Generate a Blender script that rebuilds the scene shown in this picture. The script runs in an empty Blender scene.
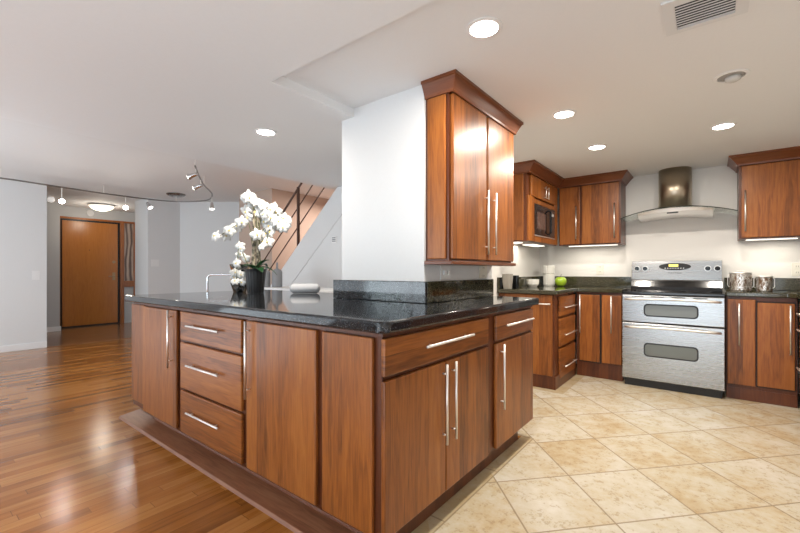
import bpy, bmesh, math, random
from mathutils import Vector, Matrix
random.seed(7)
S = bpy.context.scene
COL = S.collection
# ---------------------------------------------------------------- camera
cam = bpy.data.cameras.new('camera'); camo = bpy.data.objects.new('camera', cam); COL.objects.link(camo)
cam.lens = 397 / 800 * 36; cam.sensor_width = 36; cam.sensor_fit = 'HORIZONTAL'; cam.shift_y = 4.5 / 800
cam.clip_start = 0.05
camo.location = (0, 0, 1.11)
fw = Vector((-.616, .788, 0)).normalized()
camo.rotation_euler = fw.to_track_quat('-Z', 'Y').to_euler()
S.camera = camo
S.view_settings.view_transform = 'Standard'; S.view_settings.look = 'None'
S.view_settings.gamma = 1; S.view_settings.use_curve_mapping = False
S.view_settings.exposure = 0.0
# ---------------------------------------------------------------- world, daylight and added fill lamps
w = bpy.data.worlds.new('sky'); S.world = w; w.use_nodes = True
w.node_tree.nodes['Background'].inputs[0].default_value = (.80, .90, 1, 1)
w.node_tree.nodes['Background'].inputs[1].default_value = 2.5
def area(name, loc, size, power, color, target, sy=None, spread=180):
    l = bpy.data.lights.new(name, 'AREA'); l.size = size; l.energy = power; l.color = color
    if sy: l.shape = 'RECTANGLE'; l.size_y = sy
    l.spread = math.radians(spread)
    o = bpy.data.objects.new(name, l); COL.objects.link(o); o.location = loc
    o.rotation_euler = (Vector(target) - Vector(loc)).to_track_quat('-Z', 'Y').to_euler()
    return o
DAY = (.84, .92, 1.0); WARM = (1.0, .84, .66)
area('window_daylight', (-5.6, -3.9, 1.2), 3.2, 72, DAY, (-6.6, 0, 2.2), 1.7)
area('window_daylight', (-1.6, -3.9, 1.2), 3.2, 20, DAY, (-1.4, 0, 2.2), 1.7)
area('window_daylight', (1.12, -2.0, 1.2), 2.2, 25, DAY, (-1, -1.2, 1.9), 1.6)
area('ceiling_fill', (-5.3, -.7, .2), 3.6, 104, (.80, .91, 1), (-5.6, .6, 3), 3.4)  # added up-facing fill lamp, stands in for daylight bouncing off the floor
area('ceiling_fill', (-.4, -.75, .2), 2.6, 50, (.80, .91, 1), (-.2, 1.2, 3), 2.0)  # second added fill, brightens the kitchen-side ceiling from below
area('stairwell_fill', (-4.3, 4.5, 2.2), 1.0, 38, (1, .88, .80), (-4.4, 4.2, 0), .7)  # added warm fill to brighten the stairs and tan wall, no fixture

# ---------------------------------------------------------------- materials
def new(name):
    m = bpy.data.materials.new(name); m.use_nodes = True
    nt = m.node_tree; return m, nt, nt.nodes['Principled BSDF']
def plain(name, col, rough=.5, metal=0, emit=None, es=0, coat=0):
    m, nt, b = new(name)
    b.inputs['Base Color'].default_value = (*col, 1); b.inputs['Roughness'].default_value = rough
    b.inputs['Metallic'].default_value = metal; b.inputs['Coat Weight'].default_value = coat
    if emit: b.inputs['Emission Color'].default_value = (*emit, 1); b.inputs['Emission Strength'].default_value = es
    n = nt.nodes.new('ShaderNodeTexNoise'); n.inputs['Scale'].default_value = 30
    r = nt.nodes.new('ShaderNodeMapRange'); r.inputs[3].default_value = rough * .9; r.inputs[4].default_value = min(1, rough * 1.1)
    nt.links.new(n.outputs[0], r.inputs[0]); nt.links.new(r.outputs[0], b.inputs['Roughness'])
    return m
def mth(nt, op, a, b=None, c=None):
    n = nt.nodes.new('ShaderNodeMath'); n.operation = op
    for i, v in enumerate((a, b, c)):
        if v is None: continue
        if hasattr(v, 'links'): nt.links.new(v, n.inputs[i])
        else: n.inputs[i].default_value = v
    return n.outputs[0]
def comb(nt, x, y, z):
    n = nt.nodes.new('ShaderNodeCombineXYZ')
    for i, v in enumerate((x, y, z)):
        if hasattr(v, 'links'): nt.links.new(v, n.inputs[i])
        else: n.inputs[i].default_value = v
    return n.outputs[0]
def pos(nt):
    g = nt.nodes.new('ShaderNodeNewGeometry'); s = nt.nodes.new('ShaderNodeSeparateXYZ')
    nt.links.new(g.outputs['Position'], s.inputs[0]); return g.outputs['Position'], s.outputs
def noise(nt, vec, scale, detail=3, rough=.5):
    n = nt.nodes.new('ShaderNodeTexNoise'); n.inputs['Scale'].default_value = scale
    n.inputs['Detail'].default_value = detail; n.inputs['Roughness'].default_value = rough
    nt.links.new(vec, n.inputs['Vector']); return n.outputs[0]
def ramp(nt, fac, stops):
    n = nt.nodes.new('ShaderNodeValToRGB'); e = n.color_ramp.elements
    while len(e) < len(stops): e.new(.5)
    for k, (p, c) in enumerate(stops): e[k].position = p; e[k].color = (*c, 1)
    nt.links.new(fac, n.inputs[0]); return n.outputs[0]
def white(nt, v):
    n = nt.nodes.new('ShaderNodeTexWhiteNoise'); n.noise_dimensions = '1D'
    nt.links.new(v, n.inputs['W']); return n.outputs[0]
def mix(nt, f, a, b, mode='MIX'):
    n = nt.nodes.new('ShaderNodeMix'); n.data_type = 'RGBA'; n.blend_type = mode
    for i, v in ((0, f), (6, a), (7, b)):
        if hasattr(v, 'links'): nt.links.new(v, n.inputs[i])
        else: n.inputs[i].default_value = v if i == 0 else (*v, 1)
    return n.outputs[2]
def bump(nt, b, h, s=.2, d=.01):
    n = nt.nodes.new('ShaderNodeBump'); n.inputs['Strength'].default_value = s; n.inputs['Distance'].default_value = d
    nt.links.new(h, n.inputs['Height']); nt.links.new(n.outputs[0], b.inputs['Normal'])

def wood(name, horiz=False, dark=(.06, .015, .003), mid=(.27, .082, .014), light=(.46, .17, .034), rough=.36, board=.085, lie=False):
    m, nt, b = new(name); P, s = pos(nt)
    wv = mth(nt, 'ADD', s[0], s[1])
    al, ac = (wv, s[2]) if horiz else (s[2], wv)
    if lie: al, ac = s[0], s[1]
    ac = mth(nt, 'ADD', ac, 40)
    bi = mth(nt, 'FLOOR', mth(nt, 'DIVIDE', ac, board))
    rn = white(nt, bi)
    off = mth(nt, 'MULTIPLY', rn, 7)
    v1 = comb(nt, mth(nt, 'MULTIPLY', ac, 9), mth(nt, 'ADD', mth(nt, 'MULTIPLY', al, .9), off), 0)
    n1 = noise(nt, v1, 1.6, 4, .55)
    rings = mth(nt, 'FRACT', mth(nt, 'MULTIPLY', n1, 6))
    rings = mth(nt, 'ABSOLUTE', mth(nt, 'SUBTRACT', rings, .5))
    v2 = comb(nt, mth(nt, 'MULTIPLY', ac, 160), mth(nt, 'MULTIPLY', al, 6), off)
    n2 = noise(nt, v2, 1.0, 3, .6)
    f = mth(nt, 'ADD', mth(nt, 'MULTIPLY', rings, .28), mth(nt, 'ADD', mth(nt, 'MULTIPLY', n2, .38), mth(nt, 'ADD', mth(nt, 'MULTIPLY', rn, .24), .05)))
    f = mth(nt, 'ADD', f, mth(nt, 'MULTIPLY', mth(nt, 'SUBTRACT', n1, .5), .35))
    nt.links.new(ramp(nt, f, [(.12, dark), (.45, mid), (.85, light)]), b.inputs['Base Color'])
    b.inputs['Roughness'].default_value = rough; b.inputs['Coat Weight'].default_value = .10; b.inputs['Coat Roughness'].default_value = .2; b.inputs['Specular IOR Level'].default_value = .4
    bump(nt, b, n2, .05, .002)
    return m
M = {}
M['cherry'] = wood('cherry_vertical'); M['cherry_h'] = wood('cherry_horizontal', True)
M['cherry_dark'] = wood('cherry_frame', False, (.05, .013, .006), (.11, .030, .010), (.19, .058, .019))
M['cherry_plinth'] = wood('cherry_plinth', True, (.08, .028, .016), (.25, .10, .05), (.40, .20, .11), .35, .3, True)
M['crown'] = wood('crown', True, (.08, .022, .008), (.155, .043, .013), (.24, .075, .023), .3, .5)
M['door_wood'] = wood('entry_door_wood', False, (.32, .105, .015), (.42, .145, .02), (.50, .19, .035), .3, .35)
M['frame_wood'] = wood('frame_wood', False, (.27, .08, .014), (.38, .12, .02), (.46, .16, .03), .3, .5)
def paint(name, col, b_=.0, sc=60):
    m, nt, b = new(name); P, s = pos(nt)
    n = noise(nt, P, sc, 4, .6)
    nt.links.new(ramp(nt, n, [(.3, tuple(c * .985 for c in col)), (.7, col)]), b.inputs['Base Color'])
    b.inputs['Roughness'].default_value = .75; bump(nt, b, n, .08 + b_, .003); return m
M['wall'] = paint('wall_paint', (.72, .725, .73)); M['ceil'] = paint('ceiling_paint', (.80, .80, .80))
M['ceil_tex'] = paint('textured_ceiling', (.78, .775, .77), .5, 25)
M['wallk'] = paint('kitchen_wall_paint', (.74, .725, .70)); M['tan'] = paint('tan_stair_wall', (.52, .40, .33))
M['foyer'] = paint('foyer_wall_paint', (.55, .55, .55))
M['white'] = plain('white_trim', (.82, .82, .82), .4)
def granite(name, base, fleck, fleck2):
    m, nt, b = new(name); P, s = pos(nt)
    n1 = noise(nt, P, 90, 4, .7); n2 = noise(nt, P, 260, 2, .6); n3 = noise(nt, P, 14, 2)
    c = ramp(nt, n1, [(.44, base), (.60, tuple(x * 2.0 for x in base)), (.72, fleck)])
    c = mix(nt, mth(nt, 'GREATER_THAN', n2, .66), c, fleck2)
    c = mix(nt, mth(nt, 'MULTIPLY', n3, .35), c, base)
    nt.links.new(c, b.inputs['Base Color']); b.inputs['Roughness'].default_value = .06
    return m
M['granite'] = granite('black_granite', (.010, .011, .013), (.09, .10, .11), (.22, .23, .24))
M['granite_k'] = granite('brown_granite', (.030, .028, .016), (.19, .17, .10), (.36, .32, .22))
def brushed(name, col, rough, sx=1, sz=200, metal=1):
    m, nt, b = new(name); P, s = pos(nt)
    v = comb(nt, mth(nt, 'MULTIPLY', s[0], sx), mth(nt, 'MULTIPLY', s[1], sx), mth(nt, 'MULTIPLY', s[2], sz))
    n = noise(nt, v, 1, 3)
    r = nt.nodes.new('ShaderNodeMapRange'); r.inputs[3].default_value = rough * .8; r.inputs[4].default_value = rough * 1.25
    nt.links.new(n, r.inputs[0]); nt.links.new(r.outputs[0], b.inputs['Roughness'])
    b.inputs['Base Color'].default_value = (*col, 1); b.inputs['Metallic'].default_value = metal
    b.inputs['Anisotropic'].default_value = .4; return m
M['steel'] = brushed('stainless_steel', (.39, .39, .39), .27)
M['steel_v'] = brushed('stainless_chimney', (.44, .37, .28), .32, 50, 1)
M['nickel'] = brushed('brushed_nickel', (.88, .86, .83), .42)
M['chrome'] = plain('chrome', (.75, .75, .76), .15, 1)
M['black'] = plain('black_gloss', (.008, .008, .009), .12); M['blackm'] = plain('black_matte', (.012, .012, .013), .5)
M['ovenglass'] = plain('oven_glass', (.13, .14, .13), .10)
M['gasket'] = plain('black_line', (.004, .004, .004), .4)
def floor_wood(name, cols, rough):
    m, nt, b = new(name); P, s = pos(nt)
    W_, L_ = .062, .75
    a = mth(nt, 'ADD', s[0], 40); bi = mth(nt, 'FLOOR', mth(nt, 'DIVIDE', a, W_)); r1 = white(nt, bi)
    l = mth(nt, 'ADD', mth(nt, 'ADD', s[1], 40), mth(nt, 'MULTIPLY', r1, 5)); li = mth(nt, 'FLOOR', mth(nt, 'DIVIDE', l, L_))
    r2 = white(nt, mth(nt, 'ADD', mth(nt, 'MULTIPLY', bi, 17.3), li))
    v = comb(nt, mth(nt, 'MULTIPLY', a, 34), mth(nt, 'MULTIPLY', l, 2.2), mth(nt, 'MULTIPLY', r2, 9))
    n = noise(nt, v, 1, 4, .6)
    f = mth(nt, 'ADD', mth(nt, 'MULTIPLY', n, .6), mth(nt, 'MULTIPLY', r2, .42))
    c = ramp(nt, f, [(.15, cols[0]), (.5, cols[1]), (.85, cols[2])])
    fx = mth(nt, 'FRACT', mth(nt, 'DIVIDE', a, W_)); fy = mth(nt, 'FRACT', mth(nt, 'DIVIDE', l, L_))
    seam = mth(nt, 'MAXIMUM', mth(nt, 'LESS_THAN', fx, .035), mth(nt, 'LESS_THAN', fy, .004))
    c = mix(nt, mth(nt, 'MULTIPLY', seam, .5), c, (.05, .02, .008))
    nt.links.new(c, b.inputs['Base Color']); b.inputs['Roughness'].default_value = rough
    b.inputs['Specular IOR Level'].default_value = .38; b.inputs['Coat Weight'].default_value = .15; b.inputs['Coat Roughness'].default_value = .16
    h = mth(nt, 'ADD', mth(nt, 'MULTIPLY', n, .3), mth(nt, 'MULTIPLY', seam, -1))
    bump(nt, b, h, .03, .004); return m
M['floor'] = floor_wood('oak_strip_floor', [(.15, .048, .010), (.36, .135, .028), (.52, .24, .07)], .20)
M['floor2'] = floor_wood('foyer_floor', [(.16, .07, .028), (.27, .13, .06), (.36, .2, .11)], .2)
def tile(name):
    m, nt, b = new(name); P, s = pos(nt)
    u = mth(nt, 'DIVIDE', mth(nt, 'ADD', s[0], .606), .5585); v = mth(nt, 'DIVIDE', mth(nt, 'SUBTRACT', s[1], 2.262), .607)
    p = mth(nt, 'ADD', mth(nt, 'ADD', u, v), 50); q = mth(nt, 'ADD', mth(nt, 'SUBTRACT', u, v), 50)
    border = mth(nt, 'LESS_THAN', s[0], -.925)
    b2 = mth(nt, 'MULTIPLY', mth(nt, 'GREATER_THAN', s[1], 3.72), mth(nt, 'LESS_THAN', s[0], -1.045))
    isb = mth(nt, 'MAXIMUM', mth(nt, 'MULTIPLY', border, mth(nt, 'LESS_THAN', s[1], 2.62)), b2)
    def edge(t, wd):
        f = mth(nt, 'FRACT', t); return mth(nt, 'LESS_THAN', mth(nt, 'MINIMUM', f, mth(nt, 'SUBTRACT', 1, f)), wd)
    g = mth(nt, 'MAXIMUM', edge(p, .010), edge(q, .010))
    gb = edge(mth(nt, 'DIVIDE', mth(nt, 'SUBTRACT', s[1], 1.507), .553), .008)
    gline = mth(nt, 'MULTIPLY', mth(nt, 'LESS_THAN', mth(nt, 'ABSOLUTE', mth(nt, 'ADD', s[0], .925)), .004), mth(nt, 'LESS_THAN', s[1], 2.62))
    gg = mix(nt, isb, g, gb)
    g = mth(nt, 'MAXIMUM', mth(nt, 'ADD', gg, 0), gline)
    cid = mth(nt, 'ADD', mth(nt, 'MULTIPLY', mth(nt, 'FLOOR', p), 13.7), mth(nt, 'FLOOR', q)); r = white(nt, cid)
    off = comb(nt, mth(nt, 'ADD', s[0], mth(nt, 'MULTIPLY', r, 11)), s[1], r)
    n1 = noise(nt, off, 3.2, 6, .62); n2 = noise(nt, off, 16, 5, .7); n3 = noise(nt, off, 60, 3, .6)
    f = mth(nt, 'ADD', mth(nt, 'MULTIPLY', n1, .85), mth(nt, 'MULTIPLY', n2, .55)); f = mth(nt, 'SUBTRACT', f, .15); f = mth(nt, 'ADD', f, mth(nt, 'MULTIPLY', mth(nt, 'SUBTRACT', r, .5), .16))
    c = ramp(nt, f, [(.34, (.64, .60, .52)), (.52, (.57, .51, .39)), (.68, (.52, .42, .27)), (.85, (.44, .31, .15))])
    pits = mth(nt, 'MULTIPLY', mth(nt, 'GREATER_THAN', n3, .55), mth(nt, 'GREATER_THAN', n2, .53))
    c = mix(nt, mth(nt, 'MULTIPLY', pits, .38), c, (.30, .20, .11))
    c = mix(nt, mth(nt, 'MULTIPLY', isb, .6), c, (.40, .29, .14))
    c = mix(nt, mth(nt, 'MULTIPLY', g, .8), c, (.27, .20, .12))
    nt.links.new(c, b.inputs['Base Color']); b.inputs['Roughness'].default_value = .26
    bump(nt, b, mth(nt, 'ADD', mth(nt, 'MULTIPLY', g, -1), mth(nt, 'MULTIPLY', pits, -.4)), .25, .004); return m
M['tile'] = tile('travertine_tile')
def glassm(name, col=(.9, .97, .95), rough=.02, alpha=.35):
    m, nt, b = new(name); b.inputs['Base Color'].default_value = (*col, 1); b.inputs['Roughness'].default_value = rough
    b.inputs['Transmission Weight'].default_value = 1 - alpha; b.inputs['IOR'].default_value = 1.3; return m
M['glass'] = glassm('clear_glass', alpha=.05); M['lampglass'] = plain('frosted_lamp_glass', (.9, .85, .75), .4, 0, (1, .88, .68), 1.6)
M['bulb'] = plain('lamp_glow', (1, 1, 1), .5, 0, (1, .96, .88), 18); M['bulbs'] = plain('track_lamp_glow', (1, 1, 1), .5, 0, (1, .97, .9), 30)
M['strip'] = plain('strip_glow', (1, 1, 1), .5, 0, (1, .93, .8), 1.5)
M['grey'] = plain('grey_ceramic', (.25, .255, .27), .55); M['greyf'] = plain('grey_fabric', (.33, .34, .36), .8)
M['rail'] = plain('brown_metal_rail', (.07, .028, .016), .4); M['ivory'] = plain('ivory_plastic', (.72, .70, .62), .4)
M['switch'] = plain('white_plastic', (.8, .8, .8), .35)
M['porc'] = plain('white_ceramic', (.68, .67, .63), .3); M['taupe'] = plain('taupe_ceramic', (.30, .28, .25), .35)
M['apple'] = plain('green_apple_skin', (.33, .50, .03), .25, coat=.4); M['stemb'] = plain('brown_stem', (.06, .03, .012), .7)
M['petal'] = plain('white_petal', (.74, .74, .72), .55); M['lip'] = plain('yellow_lip', (.75, .6, .2), .5)
M['leaf'] = plain('dark_green_leaf', (.012, .06, .018), .3); M['grass'] = plain('grass_blade', (.05, .065, .03), .6)
M['pot'] = plain('black_pot', (.003, .003, .004), .35); M['gold'] = plain('gold_facets', (.55, .38, .20), .2, 1)
M['mirror'] = plain('mirror_facets', (.75, .75, .72), .06, 1)
M['dark_slot'] = plain('dark_slot', (.02, .02, .02), .6); M['vent'] = plain('vent_enamel', (.72, .72, .72), .45)
M['greyled'] = plain('clock_display', (.3, .25, .05), .4, 0, (1, .8, .2), 1.5)
def bark(name, c1, c2, metal=.0, sc=18, rough=.3):
    m, nt, b = new(name); P, s = pos(nt)
    v = comb(nt, mth(nt, 'MULTIPLY', s[0], 1.6), mth(nt, 'MULTIPLY', s[1], 1.6), mth(nt, 'MULTIPLY', s[2], .8)); n = noise(nt, v, sc, 4, .7)
    nt.links.new(ramp(nt, n, [(.42, c1), (.58, c2)]), b.inputs['Base Color']); b.inputs['Metallic'].default_value = metal
    b.inputs['Roughness'].default_value = rough; bump(nt, b, n, .4, .01); return m
M['moss'] = bark('mossy_bark_stem', (.03, .025, .015), (.38, .33, .24), 0, 30, .9)
M['canister'] = bark('hammered_silver_bark', (.20, .12, .07), (.75, .73, .70), .75, 26, .25)
def swirl(name):
    m, nt, b = new(name); P, s = pos(nt)
    n = nt.nodes.new('ShaderNodeTexWave'); n.inputs['Scale'].default_value = 2.2; n.inputs['Distortion'].default_value = 5; n.inputs['Detail'].default_value = 2; n.inputs['Detail Scale'].default_value = .9
    v = comb(nt, mth(nt, 'MULTIPLY', s[1], 1.8), mth(nt, 'MULTIPLY', s[2], .7), 0); nt.links.new(v, n.inputs['Vector'])
    nt.links.new(ramp(nt, n.outputs[1], [(.1, (.12, .07, .05)), (.5, (.34, .24, .18)), (.9, (.50, .38, .29))]), b.inputs['Base Color'])
    b.inputs['Roughness'].default_value = .3; return m
M['swirl'] = swirl('swirled_art_panel')

# ---------------------------------------------------------------- mesh helpers (all in world coordinates)
def box(bm, x0, x1, y0, y1, z0, z1):
    if x0 > x1: x0, x1 = x1, x0
    if y0 > y1: y0, y1 = y1, y0
    if z0 > z1: z0, z1 = z1, z0
    v = [bm.verts.new(p) for p in ((x0,y0,z0),(x1,y0,z0),(x1,y1,z0),(x0,y1,z0),(x0,y0,z1),(x1,y0,z1),(x1,y1,z1),(x0,y1,z1))]
    for f in ((0,3,2,1),(4,5,6,7),(0,1,5,4),(1,2,6,5),(2,3,7,6),(3,0,4,7)): bm.faces.new([v[i] for i in f])
def prism(bm, pts, axis, a0, a1):
    """extrude a closed outline along axis; pts are the two other coordinates in xyz order"""
    def P3(p, a):
        return {'x': (a, p[0], p[1]), 'y': (p[0], a, p[1]), 'z': (p[0], p[1], a)}[axis]
    A = [bm.verts.new(P3(p, a0)) for p in pts]; B = [bm.verts.new(P3(p, a1)) for p in pts]
    bm.faces.new(A); bm.faces.new(B[::-1]); n = len(pts)
    for i in range(n): bm.faces.new((A[i], B[i], B[(i+1) % n], A[(i+1) % n]))
    bmesh.ops.recalc_face_normals(bm, faces=bm.faces)
def tube(bm, pts, r, seg=10, r2=None):
    pts = [Vector(p) for p in pts]; rings = []
    n = len(pts)
    up0 = None
    for i, p in enumerate(pts):
        d = (pts[min(i+1, n-1)] - pts[max(i-1, 0)]).normalized()
        if up0 is None: up0 = d.orthogonal().normalized()
        u = (up0 - d * up0.dot(d)).normalized(); up0 = u; v = d.cross(u)
        rr = r if r2 is None else r + (r2 - r) * i / (n-1)
        rings.append([bm.verts.new(p + u * rr * math.cos(2*math.pi*k/seg) + v * rr * math.sin(2*math.pi*k/seg)) for k in range(seg)])
    for a, b in zip(rings, rings[1:]):
        for k in range(seg): bm.faces.new((a[k], a[(k+1) % seg], b[(k+1) % seg], b[k]))
    bm.faces.new(rings[0][::-1]); bm.faces.new(rings[-1])
def lathe(bm, prof, c, seg=32, closed=True):
    rings = []
    for r, z in prof:
        rings.append([bm.verts.new((c[0] + max(r, 1e-4) * math.cos(2*math.pi*k/seg), c[1] + max(r, 1e-4) * math.sin(2*math.pi*k/seg), c[2] + z)) for k in range(seg)])
    for a, b in zip(rings, rings[1:]):
        for k in range(seg): bm.faces.new((a[k], a[(k+1) % seg], b[(k+1) % seg], b[k]))
    if closed: bm.faces.new(rings[0][::-1]); bm.faces.new(rings[-1])
def org(parent):
    v = Vector((0, 0, 0)); p = parent
    while p: v += p.location; p = p.parent
    return v
def obj(name, bm, mat, parent=None, bevel=0, smooth=False, seg=2, loc=None):
    me = bpy.data.meshes.new(name)
    o_ = org(parent)
    if parent is None and loc is not None: o_ = Vector(loc)
    bmesh.ops.translate(bm, verts=bm.verts, vec=-o_)
    bm.normal_update(); bm.to_mesh(me); bm.free()
    me.materials.append(mat)
    o = bpy.data.objects.new(name, me); COL.objects.link(o)
    if parent: o.parent = parent
    elif loc is not None: o.location = loc
    if bevel:
        b = o.modifiers.new('bevel', 'BEVEL'); b.width = bevel; b.segments = seg; b.limit_method = 'ANGLE'
    if smooth:
        for p in me.polygons: p.use_smooth = True
    return o
def tag(o, label, cat, group=None):
    o['label'] = label; o['category'] = cat
    if group: o['group'] = group
    return o
def thing(name, label, cat, loc, group=None):
    o = bpy.data.objects.new(name, None); COL.objects.link(o); o.location = loc; o.empty_display_size = .05
    return tag(o, label, cat, group)
def struct(name, bm, mat, parent=None, bevel=0):
    o = obj(name, bm, mat, parent, bevel)
    if parent is None: o['kind'] = 'structure'
    return o
def bx(name, dims, mat, parent=None, bevel=0):
    bm = bmesh.new(); box(bm, *dims); return obj(name, bm, mat, parent, bevel)
def sbx(name, *dimss, mat, parent=None, bevel=0):
    bm = bmesh.new()
    for d in dimss: box(bm, *d)
    return struct(name, bm, mat, parent, bevel)
def copy_tree(o, parent=None, shift=None):
    kids = list(o.children)
    c = o.copy(); COL.objects.link(c); c.parent = parent
    for k in kids: copy_tree(k, c)
    return c
# face mapping: a runs along the face, d outward from its plane
def fm(face, plane, a, d, z):
    return {'-y': (a, plane - d, z), '+x': (plane + d, a, z), '-x': (plane - d, a, z)}[face]
def fbox(bm, face, plane, a0, a1, d0, d1, z0, z1):
    p, q = fm(face, plane, a0, d0, z0), fm(face, plane, a1, d1, z1)
    box(bm, p[0], q[0], p[1], q[1], p[2], q[2])
def handle(parent, face, plane, vertical, c, s0, s1, r=.006, post=.035, out=.02):
    """bar pull: plane = front surface; vertical: c = a position, s0..s1 z range; else c = z, s0..s1 a range"""
    bm = bmesh.new(); d = out + post - .012
    P = (lambda s, dd: fm(face, plane, c, dd, s)) if vertical else (lambda s, dd: fm(face, plane, s, dd, c))
    tube(bm, [P(s0, d), P(s1, d)], r, 12)
    e = (s1 - s0) * .12
    for s in (s0 + e, s1 - e): tube(bm, [P(s, out - .001), P(s, d)], r * .75, 8)
    return obj('handle', bm, M['nickel'], parent, smooth=True)
def slab(parent, name, face, plane, a0, a1, z0, z1, mat, th=.02, bev=.005):
    bm = bmesh.new(); fbox(bm, face, plane, a0, a1, .001, th, z0, z1)
    return obj(name, bm, M[mat], parent, bev)

# ================================================================= SETTING
# floors
sbx('floor', (-7.6, 1.17, -4, 1.06, -.1, 0), (-7.6, -1.0, 1.06, 5.1, -.1, 0), mat=M['floor'])
sbx('floor_foyer', (-10.2, -7.6, .9, 4.0, -.1, 0), mat=M['floor2'])
sbx('floor_kitchen', (-1.0, 1.17, 1.06, 5.1, -.1, .0), (-1.75, -1.0, 2.6, 5.1, -.1, .001), mat=M['tile'])
# ceilings
sbx('ceiling', (-3.59, 1.17, -4, 1.215, 2.095, 2.6), (-3.59, -1.80, 1.215, 5.1, 2.095, 2.6), mat=M['ceil'])
sbx('ceiling_kitchen', (-1.80, 1.17, 1.215, 5.1, 2.15, 2.3), mat=M['ceil'])
sbx('ceiling_dining', (-10.2, -3.59, -4, 5.6, 2.37, 2.5), mat=M['ceil_tex'])
# walls
sbx('wall_left', (-7.72, -7.6, -4, 1.384, 0, 2.37), mat=M['wall'])
sbx('wall_foyer_left', (-10.0, -9.48, .9, 1.91, 0, 2.37), (-10.0, -7.72, .8, .9, 0, 2.37), mat=M['foyer'])
sbx('wall_foyer_end', (-10.0, -9.87, 1.91, 1.972, 0, 2.37), (-10.0, -9.87, 1.972, 4.0, 2.17, 2.37), (-10.0, -9.87, 3.30, 4.0, 0, 2.17), mat=M['foyer'])
sbx('wall_foyer_right', (-10.0, -8.19, 3.9, 4.0, 0, 2.37), mat=M['foyer'])
sbx('wall_entry', (-8.19, -7.6, 2.703, 3.225, 0, 2.37), mat=M['wall'])
bm = bmesh.new()
a = Vector((-7.6, 3.225)); d = Vector((.788, .616)); n_ = Vector((-.616, .788)); e = a + d * 2.0
prism(bm, [tuple(a), tuple(e), tuple(e + n_ * .1), tuple(a + n_ * .1)], 'z', 0, 2.37)
struct('wall_angled', bm, M['wall'])
sbx('wall_stair_end', (-6.2, -5.27, 3.57, 5.1, 0, 2.37), mat=M['tan'])
sbx('wall_stair_back', (-5.27, -1.8, 5.0, 5.1, 0, 2.37), mat=M['tan'])
sbx('wall_kitchen_left', (-1.80, -1.70, 2.70, 5.15, 0, 2.15), mat=M['wallk'])
sbx('wall_kitchen_back', (-1.70, 1.17, 5.05, 5.15, 0, 2.15), mat=M['wallk'])
sbx('wall_right', (1.17, 1.27, -4, -3.1, 0, 2.6), (1.17, 1.27, -.9, 5.15, 0, 2.6), (1.17, 1.27, -3.1, -.9, 0, .4), (1.17, 1.27, -3.1, -.9, 2.0, 2.6), mat=M['wallk'])
sbx('wall_rear', (-7.72, -7.2, -4.1, -4, 0, 2.5), (-4.0, -3.2, -4.1, -4, 0, 2.5), (0, 1.27, -4.1, -4, 0, 2.5),
    (-7.2, -4.0, -4.1, -4, 0, .35), (-3.2, 0, -4.1, -4, 0, .35), (-7.2, -4.0, -4.1, -4, 2.1, 2.5), (-3.2, 0, -4.1, -4, 2.1, 2.5), mat=M['wall'])
sbx('wall_pillar', (-1.907, -1.253, 1.82, 2.70, 0, 2.15), mat=M['wall'])
# baseboards
sbx('baseboard_left', (-7.6, -7.585, -4, 1.384, 0, .09), mat=M['white'], bevel=.003)
sbx('baseboard_foyer', (-9.48, -9.462, .9, 1.925, 0, .09), mat=M['white'], bevel=.003)
sbx('baseboard_entry', (-7.6, -7.585, 2.703, 3.22, 0, .09), mat=M['white'], bevel=.003)
# rear and side windows
def window(name, face, a0, a1, z0, z1, plane):
    root = bpy.data.objects.new(name, None); COL.objects.link(root); root['kind'] = 'structure'
    root.location = fm(face, plane, (a0 + a1) / 2, 0, z0)
    bm = bmesh.new(); t = .06
    for q in ((a0, a0 + t, z0, z1), (a1 - t, a1, z0, z1), (a0, a1, z0, z0 + t), (a0, a1, z1 - t, z1), ((a0 + a1) / 2 - .03, (a0 + a1) / 2 + .03, z0, z1)):
        fbox(bm, face, plane, q[0], q[1], -.01, .05, q[2], q[3])
    obj('window_frame', bm, M['white'], root)
    bm = bmesh.new(); fbox(bm, face, plane, a0 + t, a1 - t, .015, .02, z0 + t, z1 - t); obj('pane', bm, M['glass'], root)
window('window_1', '-y', -7.2, -4.0, .35, 2.1, -4.0)
window('window_2', '-y', -3.2, 0, .35, 2.1, -4.0)
window('window_3', '-x', -3.1, -.9, .4, 2.0, 1.22)
# entry door, frame and sidelight
root = bpy.data.objects.new('door_1', None); COL.objects.link(root); root['kind'] = 'structure'; root.location = (-9.87, 2.49, 0)
bm = bmesh.new()
for q in ((1.972, 1.992, 0, 2.13), (2.978, 3.05, 0, 2.13), (1.972, 3.30, 2.13, 2.17), (3.23, 3.30, 0, 2.13), (3.05, 3.23, .77, .90)):
    box(bm, -9.93, -9.85, *q)
obj('door_frame', bm, M['frame_wood'], root, .004)
bx('gasket', (-9.925, -9.89, 1.992, 2.978, 0, 2.13), M['gasket'], root)
dl = bx('door_leaf', (-9.89, -9.862, 2.022, 2.935, .03, 2.095), M['door_wood'], root, .003)
bm = bmesh.new(); lathe(bm, [(.03, 0), (.03, .01)], (0, 0, 0), 20); bmesh.ops.rotate(bm, verts=bm.verts, matrix=Matrix.Rotation(math.pi/2, 3, 'Y')); bmesh.ops.translate(bm, verts=bm.verts, vec=(-9.862, 2.865, 1.30))
brass = plain('old_brass', (.35, .24, .12), .35, 1); obj('deadbolt', bm, brass, dl)
bm = bmesh.new(); box(bm, -9.862, -9.856, 2.84, 2.89, .92, 1.08); tube(bm, [(-9.86, 2.865, 1.0), (-9.81, 2.865, 1.0), (-9.805, 2.76, 1.0)], .01, 8)
obj('door_handle', bm, brass, dl)
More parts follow.
